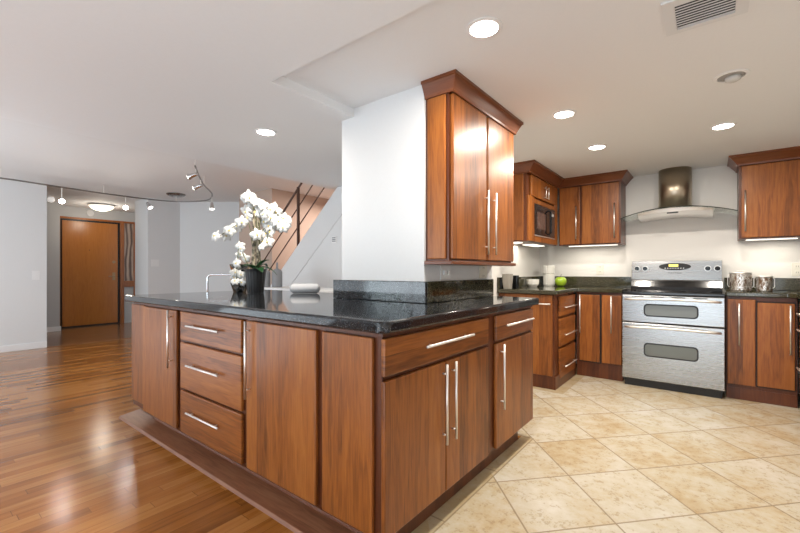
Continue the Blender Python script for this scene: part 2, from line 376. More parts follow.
bm = bmesh.new(); lathe(bm, [(.008, 0), (.008, .006)], (0, 0, 0), 12); bmesh.ops.rotate(bm, verts=bm.verts, matrix=Matrix.Rotation(math.pi/2, 3, 'Y')); bmesh.ops.translate(bm, verts=bm.verts, vec=(-9.862, 2.45, 1.53))
obj('peephole', bm, M['blackm'], dl)
bx('sidelight_art', (-9.90, -9.88, 3.05, 3.23, .90, 2.13), M['swirl'], root)
bx('sidelight_panel', (-9.90, -9.88, 3.05, 3.23, 0, .77), M['foyer'], root)
# threshold strip between foyer and dining floor
sbx('trim_threshold', (-7.63, -7.57, 1.384, 2.703, 0, .006), mat=M['floor2'])

# ================================================================= ISLAND
G = 'cherry base cabinets of the kitchen island'
CY = 1.11; CT = .87
# A: filler + tall door
t = thing('base_cabinet', 'cherry base cabinet at the far left end of the island with one tall door', 'cabinet', (-2.97, 1.4, 0))
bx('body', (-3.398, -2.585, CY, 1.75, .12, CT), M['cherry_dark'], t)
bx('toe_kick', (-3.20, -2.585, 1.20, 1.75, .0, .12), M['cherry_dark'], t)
slab(t, 'filler_panel', '-y', CY, -3.40, -3.16, .16, .868, 'cherry', .012)
dd = slab(t, 'door', '-y', CY, -3.155, -2.625, .125, .862, 'cherry'); handle(dd, '-y', CY, True, -2.69, .50, .865)
# B: three drawers
t = thing('drawer_cabinet', 'cherry three-drawer base cabinet between two tall doors on the island', 'cabinet', (-2.2, 1.4, 0))
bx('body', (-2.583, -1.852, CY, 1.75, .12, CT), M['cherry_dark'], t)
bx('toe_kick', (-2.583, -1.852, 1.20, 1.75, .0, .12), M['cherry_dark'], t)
for z0, z1, hz in ((.69, .862, .785), (.395, .675, .55), (.125, .38, .27)):
    dr = slab(t, 'drawer', '-y', CY, -2.567, -1.875, z0, z1, 'cherry_h'); handle(dr, '-y', CY, False, hz, -2.44, -2.07)
# C: wide door
t = thing('base_cabinet', 'cherry base cabinet right of the island drawers with one wide figured door', 'cabinet', (-1.55, 1.4, 0))
bx('body', (-1.850, -1.275, CY, 1.75, .12, CT), M['cherry_dark'], t)
bx('toe_kick', (-1.850, -1.275, 1.20, 1.75, .0, .12), M['cherry_dark'], t)
dd = slab(t, 'door', '-y', CY, -1.83, -1.30, .125, .862, 'cherry'); handle(dd, '-y', CY, True, -1.80, .48, .862)
# E: corner cabinet facing kitchen (drawer + two doors) with finished end panel
KX = -.95
t = thing('base_cabinet', 'cherry base cabinet at the island near corner, wide drawer over two doors', 'cabinet', (-1.1, 1.5, 0))
bx('body', (-1.273, KX, CY, 1.815, .12, CT), M['cherry_dark'], t)
bx('body_rear', (-1.245, KX, 1.815, 1.998, .12, CT), M['cherry_dark'], t)
bx('toe_kick', (-1.245, -1.0, 1.20, 1.998, 0, .12), M['cherry_dark'], t)
slab(t, 'end_panel', '-y', CY, -1.262, -.985, .125, .862, 'cherry_dark' if 0 else 'cherry')
dr = slab(t, 'drawer', '+x', KX, 1.10, 1.96, .722, .862, 'cherry_h'); handle(dr, '+x', KX, False, .80, 1.34, 1.745)
dd = slab(t, 'door', '+x', KX, 1.10, 1.521, .125, .706, 'cherry'); handle(dd, '+x', KX, True, 1.495, .35, .70)
dd = slab(t, 'door', '+x', KX, 1.527, 1.96, .125, .706, 'cherry'); handle(dd, '+x', KX, True, 1.575, .35, .70)
# F
t = thing('base_cabinet', 'cherry base cabinet at the kitchen end of the island with a drawer over one door', 'cabinet', (-1.1, 2.3, 0))
bx('body', (-1.245, KX, 2.0, 2.64, .12, CT), M['cherry_dark'], t)
bx('toe_kick', (-1.245, -1.0, 2.0, 2.54, 0, .12), M['cherry_dark'], t)
dr = slab(t, 'drawer', '+x', KX, 2.055, 2.63, .722, .862, 'cherry_h'); handle(dr, '+x', KX, False, .80, 2.15, 2.575)
dd = slab(t, 'door', '+x', KX, 2.055, 2.63, .125, .706, 'cherry'); handle(dd, '+x', KX, True, 2.11, .335, .70)
# plinth board on the floor
bm = bmesh.new(); prism(bm, [(1.05, 0), (1.20, 0), (1.20, .028), (1.185, .030), (1.06, .014)], 'x', -3.52, -.95)
tag(obj('floor_board', bm, M['cherry_plinth'], None, .002, loc=(-2.2, 1.1, 0)), 'dark wooden board lying on the floor along the dining side of the island', 'floor board')
bm = bmesh.new(); prism(bm, [(1.175, .0305), (1.199, .0305), (1.199, .052), (1.190, .052), (1.178, .045)], 'x', -3.2, -1.0)
tag(obj('quarter_round', bm, M['crown'], None, .002, loc=(-2.2, 1.18, .03)), 'thin rounded bead between the floor board and the island toe kick', 'moulding')
# worktop
def outline_top(name, pts, z0, z1, mat, loc, bev):
    bm = bmesh.new(); prism(bm, pts, 'z', z0, z1)
    return obj(name, bm, mat, None, bev, seg=4, loc=loc)
wt = thing('worktop', 'L-shaped polished black granite worktop on the island', 'worktop', (-2.0, 1.5, .872))
c = .03
bm = bmesh.new(); prism(bm, [(-3.42, 1.06), (-.9-c, 1.06), (-.9, 1.06+c), (-.9, 2.665), (-1.25, 2.665), (-1.25, 1.817), (-1.909, 1.817), (-1.909, 2.22), (-3.42, 2.22)], 'z', .885, .931)
obj('slab', bm, M['granite'], wt, .010, seg=3)
bm = bmesh.new(); box(bm, -3.36, -.94, 1.10, 1.75, .8705, .8848); box(bm, -1.24, -.94, 1.815, 2.645, .8705, .8848)
obj('sub_top', bm, M['cherry_dark'], wt)
bx('backsplash', (-1.965, -1.228, 1.795, 1.818, .932, 1.052), M['granite'], wt, .003)
bx('backsplash', (-1.965, -1.911, 1.819, 2.18, .932, 1.052), M['granite'], wt, .003)
bx('backsplash', (-1.250, -1.228, 1.819, 2.665, .932, 1.052), M['granite_k'], wt, .003)

# ================================================================= PILLAR UPPER CABINET
def crown(parent, pts_in, out, z0, z1, zb=None):
    """pts_in: open path of cabinet edges (x,y) with outward offsets per vertex; crown flares outward to the ceiling"""
    bm = bmesh.new(); prof = [(.0, z0), (.012, z0), (.014, z0 + .012), (out * .85, z1 - .018), (out, z1 - .015), (out, z1), (0, z1)]
    rows = []
    for (x, y, ox, oy) in pts_in:
        rows.append([bm.verts.new((x + ox * dd, y + oy * dd, z)) for dd, z in prof])
    k = len(prof)
    for a, b in zip(rows, rows[1:]):
        for i in range(k): bm.faces.new((a[i], a[(i+1) % k], b[(i+1) % k], b[i]))
    bm.faces.new(rows[0]); bm.faces.new(rows[-1][::-1])
    bmesh.ops.recalc_face_normals(bm, faces=bm.faces)
    return obj('crown', bm, M['crown'], parent)
PX = -1.102
t = thing('wall_cabinet', 'tall shallow cherry wall cabinet with two doors hanging on the white pillar', 'cabinet', (-1.18, 2.25, 1.165))
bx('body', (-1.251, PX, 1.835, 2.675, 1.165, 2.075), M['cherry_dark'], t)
slab(t, 'end_panel', '-y', 1.835, -1.235, -1.118, 1.175, 2.06, 'cherry', .012)
bx('bottom_rail', (-1.251, PX + .03, 1.815, 2.69, 1.145, 1.165), M['crown'], t, .003)
dd = slab(t, 'door', '+x', PX, 1.845, 2.245, 1.175, 2.062, 'cherry', .022); handle(dd, '+x', PX, True, 2.225, 1.21, 1.60)
dd = slab(t, 'door', '+x', PX, 2.268, 2.67, 1.175, 2.062, 'cherry', .022); handle(dd, '+x', PX, True, 2.335, 1.21, 1.60)
crown(t, [(-1.251, 1.835, 0, -1), (PX + .02, 1.835, 1, -1), (PX + .02, 2.675, 1, 1), (-1.251, 2.675, 0, 1)], .05, 2.063, 2.1495)

# ================================================================= KITCHEN BACK RUN
BX = -1.15   # carcass plane of the left return (doors add .02)
t = thing('drawer_cabinet', 'cherry base cabinet left of the range corner with three drawers facing right', 'cabinet', (-1.4, 4.1, 0))
bx('body', (-1.69, BX, 3.80, 4.50, .12, .888), M['cherry_dark'], t)
bx('toe_kick', (-1.69, -1.135, 3.80, 4.50, 0.001, .12), M['cherry_dark'], t)
ep = slab(t, 'end_panel', '-y', 3.80, -1.69, -1.16, .125, .885, 'cherry', .015); handle(ep, '-y', 3.80, False, .80, -1.33, -1.17)
for z0, z1, hz in ((.675, .865, .755), (.385, .65, .487), (.08, .36, .18)):
    dr = slab(t, 'drawer', '+x', BX, 3.93, 4.47, z0, z1, 'cherry_h'); handle(dr, '+x', BX, False, hz, 4.03, 4.44)
FY = 4.51
t = thing('base_cabinet', 'cherry corner base cabinet directly left of the range with a folding door', 'cabinet', (-.9, 4.7, 0))
bx('body', (-1.125, -.692, FY, 5.04, .10, .888), M['cherry_dark'], t)
bx('toe_kick', (-1.125, -.692, FY + .005, 5.04, 0.001, .10), M['cherry_dark'], t)
bm = bmesh.new(); fbox(bm, '-y', FY, -1.10, -.885, .001, .008, .155, .87); dd = obj('door', bm, M['gasket'], t)
dd = slab(t, 'door', '-y', FY, -1.095, -.898, .165, .862, 'cherry'); handle(dd, '-y', FY, True, -1.085, .46, .86)
dd = slab(t, 'door', '-y', FY, -.880, -.70, .165, .862, 'cherry'); handle(dd, '-y', FY, True, -.79, .48, .855)
t = thing('base_cabinet', 'dark cherry base cabinet directly right of the range with an outlined door', 'cabinet', (.35, 4.7, 0))
bx('body', (.112, .555, FY, 5.04, .10, .888), M['cherry_dark'], t)
bx('toe_kick', (.112, .555, FY - .003, 5.04, 0.001, .10), M['cherry_dark'], t)
dd = slab(t, 'door', '-y', FY, .118, .300, .13, .865, 'cherry'); handle(dd, '-y', FY, True, .195, .47, .83)
bm = bmesh.new(); fbox(bm, '-y', FY, .305, .545, .001, .006, .13, .855); obj('door_recess', bm, plain('dark_reveal', (.022, .008, .005), .5), t)
dd = slab(t, 'door', '-y', FY, .313, .540, .139, .843, 'cherry'); handle(dd, '-y', FY, True, .511, .43, .83)
RX = .58
for i, (y0, y1, lab) in enumerate(((3.86, 4.48, 'cherry drawer cabinet at the right edge of the photo next to the range corner'), (3.2, 3.857, 'cherry drawer cabinet on the right run, outside the picture edge'))):
    t = thing('drawer_cabinet', lab, 'cabinet', (.85, (y0 + y1) / 2, 0))
    bx('body', (RX, 1.16, y0, y1, .10, .888), M['cherry_dark'], t)
    bx('toe_kick', (RX + .01, 1.16, y0, y1, 0.001, .10), M['cherry_dark'], t)
    for z0, z1, hz in ((.70, .865, .775), (.42, .685, .65), (.12, .405, .35)):
        dr = slab(t, 'drawer', '-x', RX, y0 + .01, y1 - .03, z0, z1, 'cherry_h'); handle(dr, '-x', RX, False, hz, y0 + .1, y1 - .1)
t = thing('worktop', 'dark brown granite worktop in the corner left of the range', 'worktop', (-1.3, 4.6, .89))
bm = bmesh.new(); prism(bm, [(-1.695, 3.755), (-1.105, 3.755), (-1.105, 4.475), (-.690, 4.475), (-.690, 5.045), (-1.695, 5.045)], 'z', .89, .93)
obj('slab', bm, M['granite_k'], t, .008, seg=3)
bx('backsplash', (-1.672, -.690, 5.025, 5.046, .931, 1.045), M['granite_k'], t, .002)
bx('backsplash', (-1.697, -1.674, 3.765, 5.046, .931, 1.045), M['granite_k'], t, .002)
t = thing('worktop', 'dark granite worktop right of the range turning the corner', 'worktop', (.4, 4.6, .89))
bm = bmesh.new(); prism(bm, [(.107, 4.475), (.50, 4.475), (.545, 4.43), (.545, 3.18), (1.165, 3.18), (1.165, 5.045), (.107, 5.045)], 'z', .89, .93)
obj('slab', bm, M['granite_k'], t, .008, seg=3)
bx('backsplash', (.107, 1.165, 5.025, 5.046, .931, 1.045), M['granite_k'], t, .002)
bx('backsplash', (1.145, 1.166, 3.2, 5.02, .931, 1.045), M['granite_k'], t, .002)

# microwave wall cabinet
MX = -1.402
t = thing('wall_cabinet', 'cherry wall cabinet holding the microwave, two small doors above it', 'cabinet', (-1.55, 4.3, 1.39))
bx('body', (-1.695, MX, 3.78, 4.715, 1.40, 2.07), M['cherry_dark'], t)
slab(t, 'end_panel', '-y', 3.78, -1.69, -1.43, 1.41, 2.06, 'cherry', .008)
bm = bmesh.new()
for q in ((3.79, 3.955, 1.405, 1.85), (4.60, 4.71, 1.405, 2.06), (3.955, 4.60, 1.405, 1.462), (3.955, 4.60, 1.79, 1.835)): fbox(bm, '+x', MX, q[0], q[1], 0, .018, q[2], q[3])
obj('face_frame', bm, M['cherry'], t, .003)
dd = slab(t, 'door', '+x', MX, 3.86, 4.27, 1.85, 2.055, 'cherry', .025); handle(dd, '+x', MX, True, 4.24, 1.87, 2.0)
dd = slab(t, 'door', '+x', MX, 4.275, 4.585, 1.85, 2.055, 'cherry', .025); handle(dd, '+x', MX, True, 4.32, 1.87, 2.0)
crown(t, [(-1.695, 3.78, 0, -1), (MX + .02, 3.78, 1, -1), (MX + .02, 4.68, 1, 0)], .09, 2.06, 2.1495)
obj_l = bx('light_strip', (-1.64, -1.50, 3.84, 3.94, 1.392, 1.399), M['strip'], t)
bx('light_strip', (-1.62, -1.50, 4.25, 4.62, 1.392, 1.399), M['strip'], t)
mw = thing('microwave', 'small built-in black microwave in the cherry wall cabinet', 'microwave', (MX + .01, 4.28, 1.465))
bx('body', (MX + .001, MX + .022, 3.957, 4.598, 1.464, 1.788), M['black'], mw, .003)
bx('window', (MX + .022, MX + .025, 4.02, 4.28, 1.54, 1.71), plain('microwave_window', (.10, .06, .05), .15), mw)
bx('control_panel', (MX + .022, MX + .025, 4.42, 4.575, 1.48, 1.775), plain('control_gloss', (.03, .03, .032), .15), mw)
bm = bmesh.new(); tube(bm, [(MX + .025, 4.37, 1.50), (MX + .05, 4.37, 1.52), (MX + .05, 4.37, 1.74), (MX + .025, 4.37, 1.76)], .009, 8); obj('handle', bm, M['black'], mw)
bx('display', (MX + .025, MX + .0265, 4.45, 4.55, 1.71, 1.74), plain('display_text', (.6, .6, .6), .4), mw)
bx('trim_strip', (MX + .018, MX + .024, 3.957, 4.598, 1.464, 1.474), M['nickel'], mw)

# wall cabinets on the range wall
UY = 4.74
t = thing('wall_cabinet', 'cherry wall cabinet left of the range hood with a narrow and a wide door', 'cabinet', (-1.05, 4.9, 1.4))
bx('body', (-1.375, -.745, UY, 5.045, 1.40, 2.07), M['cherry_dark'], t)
dd = slab(t, 'door', '-y', UY, -1.365, -1.145, 1.41, 2.055, 'cherry'); handle(dd, '-y', UY, True, -1.182, 1.465, 1.83)
dd = slab(t, 'door', '-y', UY, -1.128, -.760, 1.41, 2.055, 'cherry'); handle(dd, '-y', UY, True, -.80, 1.465, 1.83)
crown(t, [(-1.375, UY - .02, 0, -1), (-.745, UY - .02, 1, -1), (-.745, 5.045, 1, 0)], .075, 2.06, 2.1495)
bx('light_strip', (-1.30, -.80, 4.86, 4.90, 1.392, 1.399), M['strip'], t)
t = thing('wall_cabinet', 'cherry wall cabinet right of the range hood with one wide door', 'cabinet', (.6, 4.9, 1.4))
bx('body', (.205, .665, UY, 5.045, 1.40, 2.07), M['cherry_dark'], t)
dd = slab(t, 'door', '-y', UY, .222, .615, 1.41, 2.055, 'cherry'); handle(dd, '-y', UY, True, .247, 1.465, 1.83)
crown(t, [(.205, 5.045, -1, 0), (.205, UY - .02, -1, -1), (.665, UY - .02, 0, -1)], .075, 2.06, 2.1495)
bx('light_strip', (.26, .60, 4.86, 4.90, 1.392, 1.399), M['strip'], t)
t = thing('wall_cabinet', 'cherry wall cabinet in the right corner beyond the picture edge', 'cabinet', (.9, 4.9, 1.4))
bx('body', (.668, 1.165, UY, 5.045, 1.40, 2.07), M['cherry_dark'], t)
slab(t, 'door', '-y', UY, .675, 1.15, 1.41, 2.055, 'cherry')
crown(t, [(.668, UY - .02, 0, -1), (1.165, UY - .02, 0, -1)], .075, 2.06, 2.1495)

# ================================================================= RANGE
RC = -.288; r0, r1 = -.684, .102; RY = 4.42
t = thing('range', 'freestanding stainless steel range with two oven doors and black cooktop', 'range', (RC, 4.7, 0))
bx('body', (r0, r1, RY + .02, 4.99, .06, .885), M['blackm'], t)
bm = bmesh.new(); box(bm, r0, r1, RY - .005, 4.99, .886, .912); obj('cooktop', bm, M['black'], t, .006)
def oven_door(z0, z1, wz0, wz1, hz):
    bm = bmesh.new(); fbox(bm, '-y', RY + .02, r0 + .002, r1 - .002, .0, .035, z0, z1); d = obj('oven_door', bm, M['steel'], t, .006)
    fy = RY - .015
    def rrect(x0, x1, za, zb, r, y0, y1, bulge=0):
        pts = []
        for cx, cz, a0 in ((x1-r, zb-r, 0), (x0+r, zb-r, 90), (x0+r, za+r, 180), (x1-r, za+r, 270)):
            for k in range(7):
                a = math.radians(a0 + 15 * k); pts.append((cx + r*math.cos(a), cz + r*math.sin(a)))
        b_ = bmesh.new(); prism(b_, pts, 'y', y0, y1); return b_
    obj('window_frame', rrect(-.500, -.082, wz0, wz1, .035, fy - .003, fy + .001), M['gasket'], d)
    obj('window', rrect(-.488, -.094, wz0 + .012, wz1 - .012, .026, fy - .005, fy - .003), M['ovenglass'], d)
    bm = bmesh.new(); pts = []
    for k in range(17):
        s = k / 16; x = r0 + .03 + s * (r1 - r0 - .06); e = 1 - (2*s - 1) ** 4
        pts.append((x, fy - .002 - .045 * e ** .5, hz + .012 * (1 - (2*s-1)**2)))
    tube(bm, pts, .011, 10); obj('handle', bm, M['nickel'], d, smooth=True)
    return d
oven_door(.622, .878, .680, .800, .838)
oven_door(.075, .612, .300, .430, .570)
for x0 in (-.60, -.44, -.28, -.12): bx('vent_slot', (x0, x0 + .10, RY - .017, RY - .0155, .862, .870), M['dark_slot'], t)
bx('toe_kick', (r0 + .02, r1 - .02, RY + .02, 4.9, .001, .06), M['blackm'], t)
bm = bmesh.new(); prism(bm, [(4.90, .913), (4.99, .913), (4.99, 1.215), (4.945, 1.215), (4.93, 1.02)], 'x', r0 + .012, r1 - .012); bp = obj('back_panel', bm, M['steel'], t, .004)
bm = bmesh.new(); prism(bm, [(4.87, .913), (4.899, .913), (4.928, 1.02), (4.90, 1.01), (4.875, .95)], 'x', r0 + .012, r1 - .012); obj('rear_vent', bm, M['black'], t)
def disc_y(bm, x, y, z, rx, rz, th, seg=32):
    prism(bm, [(x + rx*math.cos(2*math.pi*k/seg), z + rz*math.sin(2*math.pi*k/seg)) for k in range(seg)], 'y', y - th, y)
def py(z): return 4.93 + (z - 1.02) / .195 * .015
bm = bmesh.new(); disc_y(bm, RC, py(1.15) + .004, 1.155, .135, .036, .014); cp = obj('control_display', bm, M['blackm'], bp)
bm = bmesh.new(); box(bm, RC - .05, RC + .03, py(1.15) - .013, py(1.15) - .010, 1.155, 1.178); obj('clock', bm, M['greyled'], cp)
bm = bmesh.new()
for k in range(8): box(bm, RC - .085 + k * .022, RC - .075 + k * .022, py(1.15) - .012, py(1.15) - .010, 1.135, 1.142)
obj('buttons', bm, M['nickel'], cp)
for x in (-.62, -.545, -.02, .055):
    bm = bmesh.new(); disc_y(bm, x, py(1.13), 1.135, .028, .028, .012, 24); k = obj('knob_bezel', bm, M['nickel'], bp)
    bm = bmesh.new(); disc_y(bm, x, py(1.13) - .012, 1.135, .022, .022, .02, 24); box(bm, x - .005, x + .005, py(1.13) - .040, py(1.13) - .032, 1.115, 1.155); obj('knob', bm, M['black'], k)
def textm(s, size, loc, rot, mat, parent, name='lettering', th=.0005):
    cu = bpy.data.curves.new(name, 'FONT'); cu.body = s; cu.size = size; cu.extrude = th; cu.align_x = 'CENTER'; cu.space_character = 1.4
    tmp = bpy.data.objects.new(name, cu); COL.objects.link(tmp)
    dg = bpy.context.evaluated_depsgraph_get(); me = bpy.data.meshes.new_from_object(tmp.evaluated_get(dg))
    bpy.data.objects.remove(tmp)
    o = bpy.data.objects.new(name, me); COL.objects.link(o); me.materials.clear(); me.materials.append(mat)
    me.transform(Matrix.Translation(Vector(loc) - org(parent)) @ rot.to_4x4()); o.parent = parent; return o
textm('MAYTAG', .022, (RC, py(1.08) - .002, 1.082), Matrix.Rotation(math.pi/2, 3, 'X'), M['blackm'], bp)
bm = bmesh.new()
for (x, y, r) in ((-.48, 4.58, .10), (-.09, 4.58, .085), (-.48, 4.79, .08), (-.09, 4.79, .10)):
    seg = 40; A = [bm.verts.new((x + r*math.cos(2*math.pi*k/seg), y + r*math.sin(2*math.pi*k/seg), .9125)) for k in range(seg)]
    B = [bm.verts.new((x + (r-.004)*math.cos(2*math.pi*k/seg), y + (r-.004)*math.sin(2*math.pi*k/seg), .9125)) for k in range(seg)]
    for k in range(seg): bm.faces.new((A[k], A[(k+1) % seg], B[(k+1) % seg], B[k]))
obj('burner_rings', bm, M['grey'], t)

# ================================================================= HOOD
t = thing('range_hood', 'stainless steel range hood with curved glass canopy and round chimney', 'range hood', (RC, 4.9, 1.65))
bm = bmesh.new(); R_ = .14
prism(bm, [(RC + R_*math.cos(math.radians(a)), 4.95 - R_*math.sin(math.radians(a)) * .95) for a in range(0, 181, 6)] + [(RC - R_, 5.045), (RC + R_, 5.045)], 'z', 1.731, 2.149)
ch = obj('chimney', bm, M['steel_v'], t)
for p in ch.data.polygons: p.use_smooth = abs(p.normal.z) < .5
bm = bmesh.new()     # arched glass
NX, NY = 28, 8; x0_, x1_ = -.748, .196
def gz(s): return 1.722 - .068 * (2*s - 1) ** 2
def gyf(s): return 4.60 + .12 * (2*s - 1) ** 2
for lay in (0, .008):
    pass
top = []; bot = []
for i in range(NX + 1):
    s = i / NX; x = x0_ + s * (x1_ - x0_); yf = gyf(s); yb = 5.04
    top.append([bm.verts.new((x, yf + (yb - yf) * j / NY, gz(s) + .008)) for j in range(NY + 1)])
    bot.append([bm.verts.new((x, yf + (yb - yf) * j / NY, gz(s))) for j in range(NY + 1)])
for i in range(NX):
    for j in range(NY):
        bm.faces.new((top[i][j], top[i+1][j], top[i+1][j+1], top[i][j+1])); bm.faces.new((bot[i][j], bot[i][j+1], bot[i+1][j+1], bot[i+1][j]))
    bm.faces.new((bot[i][0], bot[i+1][0], top[i+1][0], top[i][0])); bm.faces.new((bot[i][NY], top[i][NY], top[i+1][NY], bot[i+1][NY]))
for j in range(NY):
    bm.faces.new((bot[0][j], top[0][j], top[0][j+1], bot[0][j+1])); bm.faces.new((bot[NX][j], bot[NX][j+1], top[NX][j+1], top[NX][j]))
gl = obj('glass_canopy', bm, M['glass'], t, smooth=False)
bm = bmesh.new()   # dark front edge
tube(bm, [(x0_ + k / 28 * (x1_ - x0_), gyf(k / 28) - .003, gz(k / 28) + .004) for k in range(29)], .004, 8); obj('glass_edge', bm, plain('dark_glass_edge', (.02, .03, .03), .1), t)
bm = bmesh.new()   # steel body under the glass, tapered
x0b, x1b = -.585, .022; N = 16; rows = []
for i in range(N + 1):
    s = i / N; x = x0b + s * (x1b - x0b); sg = (x - x0_) / (x1_ - x0_); zt = gz(sg) - .002; yf = gyf(sg) + .035
    rows.append([bm.verts.new(p) for p in ((x, yf, zt), (x, yf + .01, zt - .018 - .015*(1-(2*s-1)**2)), (x, yf + .10, zt - .05 - .01*(1-(2*s-1)**2)), (x, 5.04, zt - .06), (x, 5.04, zt))])
for a, b in zip(rows, rows[1:]):
    for k in range(5): bm.faces.new((a[k], a[(k+1) % 5], b[(k+1) % 5], b[k]))
bm.faces.new(rows[0]); bm.faces.new(rows[-1][::-1]); bmesh.ops.recalc_face_normals(bm, faces=bm.faces)
obj('hood_body', bm, brushed('hood_steel', (.92, .91, .90), .4), t)
bx('control_panel', (RC - .045, RC + .045, gyf(.5) + .038, gyf(.5) + .05, 1.668, 1.680), M['dark_slot'], t)

# ================================================================= SMALL THINGS ON THE BACK WORKTOP
def ribbed(name, label, cat, c, prof, mat, ribs=24, amp=.0025, rim=None):
    bm = bmesh.new(); seg = ribs * 2; rings = []
    for r, z in prof:
        rings.append([bm.verts.new((c[0] + (max(r, 1e-4) + (amp if k % 2 else 0)) * math.cos(2*math.pi*k/seg), c[1] + (max(r, 1e-4) + (amp if k % 2 else 0)) * math.sin(2*math.pi*k/seg), c[2] + z)) for k in range(seg)])
    for a, b in zip(rings, rings[1:]):
        for k in range(seg): bm.faces.new((a[k], a[(k+1) % seg], b[(k+1) % seg], b[k]))
    bm.faces.new(rings[0][::-1]); bm.faces.new(rings[-1])
    return tag(obj(name, bm, mat, loc=c), label, cat)
def bxt(name, label, cat, dims, mat, bev=.004):
    bm = bmesh.new(); box(bm, *dims); return tag(obj(name, bm, mat, None, bev, loc=((dims[0]+dims[1])/2, (dims[2]+dims[3])/2, dims[4])), label, cat)
Z1 = .931
ribbed('cup', 'ribbed taupe cup between two black canisters on the back worktop', 'cup', (-1.602, 3.80, Z1), [(.038, 0), (.045, .06), (.053, .15), (.049, .15), (.04, .01)], M['taupe'], 18, .003)
bxt('canister', 'squat black canister left of the ribbed taupe cup', 'canister', (-1.671, -1.656, 3.775, 3.83, Z1, Z1 + .10), M['black'])
bxt('canister', 'black canister peeking out right of the ribbed taupe cup', 'canister', (-1.605, -1.545, 3.90, 3.96, Z1, Z1 + .135), M['black'])
t = thing('jar', 'tall white ribbed lidded jar beside the green apple', 'jar', (-1.535, 4.88, Z1))
def ribm(c, prof, ribs, amp):
    bm = bmesh.new(); seg = ribs * 2; rings = []
    for r, z in prof: rings.append([bm.verts.new((c[0] + (r + (amp if k % 2 else 0)) * math.cos(2*math.pi*k/seg), c[1] + (r + (amp if k % 2 else 0)) * math.sin(2*math.pi*k/seg), c[2] + z)) for k in range(seg)])
    for a, b in zip(rings, rings[1:]):
        for k in range(seg): bm.faces.new((a[k], a[(k+1) % seg], b[(k+1) % seg], b[k]))
    bm.faces.new(rings[0][::-1]); bm.faces.new(rings[-1]); return bm
obj('body', ribm((-1.535, 4.88, Z1), [(.054, 0), (.062, .02), (.06, .13), (.05, .14)], 16, .004), M['porc'], t)
obj('lid', ribm((-1.535, 4.88, Z1), [(.052, .14), (.062, .15), (.064, .235), (.058, .245)], 16, .004), M['porc'], t)
ribbed('bowl', 'low ribbed cream bowl on the back worktop near the wall corner', 'bowl', (-1.585, 4.47, Z1), [(.04, 0), (.062, .03), (.066, .085), (.06, .085), (.055, .03)], M['porc'], 20, .003)
t = thing('apple', 'bright green apple beside the white ribbed jar', 'apple', (-1.375, 4.80, Z1))
bm = bmesh.new(); lathe(bm, [(.012, .004), (.03, 0), (.05, .018), (.066, .055), (.062, .085), (.04, .108), (.016, .108), (.006, .098)], (-1.375, 4.80, Z1), 28); obj('fruit', bm, M['apple'], t, smooth=True)
bm = bmesh.new(); tube(bm, [(-1.375, 4.80, Z1 + .10), (-1.372, 4.80, Z1 + .125), (-1.366, 4.80, Z1 + .14)], .003, 6); obj('stem', bm, M['stemb'], t)
# silver canisters right of range
def canister(x, y, r, h, label, bail):
    t = thing('canister', label, 'canister', (x, y, Z1))
    bm = bmesh.new(); lathe(bm, [(r*.96, 0), (r, .01), (r, h - .012), (r*.96, h - .01)], (x, y, Z1), 36); obj('body', bm, M['canister'], t, smooth=False)
    bm = bmesh.new(); lathe(bm, [(r*1.03, h - .0095), (r*1.05, h - .004), (r*1.03, h), (r*.2, h + .004)], (x, y, Z1), 36); obj('lid', bm, M['nickel'], t)
    for s in (-1, 1):
        bm = bmesh.new(); tube(bm, [(x + s*r, y, Z1 + h*.9), (x + s*(r+.012), y, Z1 + h*.8), (x + s*(r+.012), y, Z1 + h*.3), (x + s*r, y, Z1 + h*.2)], .003, 6); obj('side_handle', bm, M['nickel'], t)
    if bail:
        bm = bmesh.new(); tube(bm, [(x + .03*math.cos(a), y, Z1 + h + .002 + .018*math.sin(a)) for a in [math.pi*k/8 for k in range(9)]], .0025, 6); obj('knob', bm, M['nickel'], t)
canister(.215, 4.70, .078, .165, 'larger silver bark-patterned canister with a handled lid right of the range', True)
canister(.372, 4.72, .056, .135, 'smaller silver bark-patterned canister right of the large one', False)
def plate(name, label, cat, face, plane, a, z, w=.075, h=.12, kind='outlet', mat=None, group=None):
    t = thing(name, label, cat, fm(face, plane, a, 0, z - h/2), group)
    bm = bmesh.new(); fbox(bm, face, plane, a - w/2, a + w/2, .0005, .006, z - h/2, z + h/2); obj('plate', bm, mat or M['ivory'], t, .002)
    if kind == 'outlet':
        for dz in (-.028, .028):
            bm = bmesh.new(); fbox(bm, face, plane, a - .017, a + .017, .006, .008, z + dz - .014, z + dz + .014); o = obj('socket', bm, mat or M['ivory'], t, .002)
            bm = bmesh.new()
            for da in (-.007, .007): fbox(bm, face, plane, a + da - .0012, a + da + .0012, .008, .0086, z + dz - .006, z + dz + .006)
            obj('slots', bm, M['dark_slot'], o)
    else:
        n = 2 if w > .1 else 1
        for k in range(n):
            aa = a + (k - (n-1)/2) * .046
            bm = bmesh.new(); fbox(bm, face, plane, aa - .007, aa + .007, .006, .016, z - .012, z + .012); obj('toggle', bm, M['ivory'] if kind == 'switchd' else (mat or M['switch']), t, .001)
    return t
plate('wall_outlet', 'ivory wall outlet above the backsplash left of the range', 'outlet', '-y', 5.05, -1.007, 1.13)
plate('wall_outlet', 'ivory wall outlet above the backsplash right of the silver canisters', 'outlet', '-y', 5.05, .62, 1.125)
plate('wall_outlet', 'cream double outlet on the pillar below the tall shallow wall cabinet', 'outlet', '+x', -1.253, 2.54, 1.105, .12, .09)
plate('wall_switch', 'white plate with a tiny dark switch low on the pillar above the backsplash', 'switch', '+x', -1.253, 2.04, 1.10, .11, .08, 'switch', M['switch'])
plate('wall_switch', 'single white light switch on the left dining wall', 'switch', '+x', -7.6, 1.265, 1.05, .085, .13, 'switch', M['switch'])
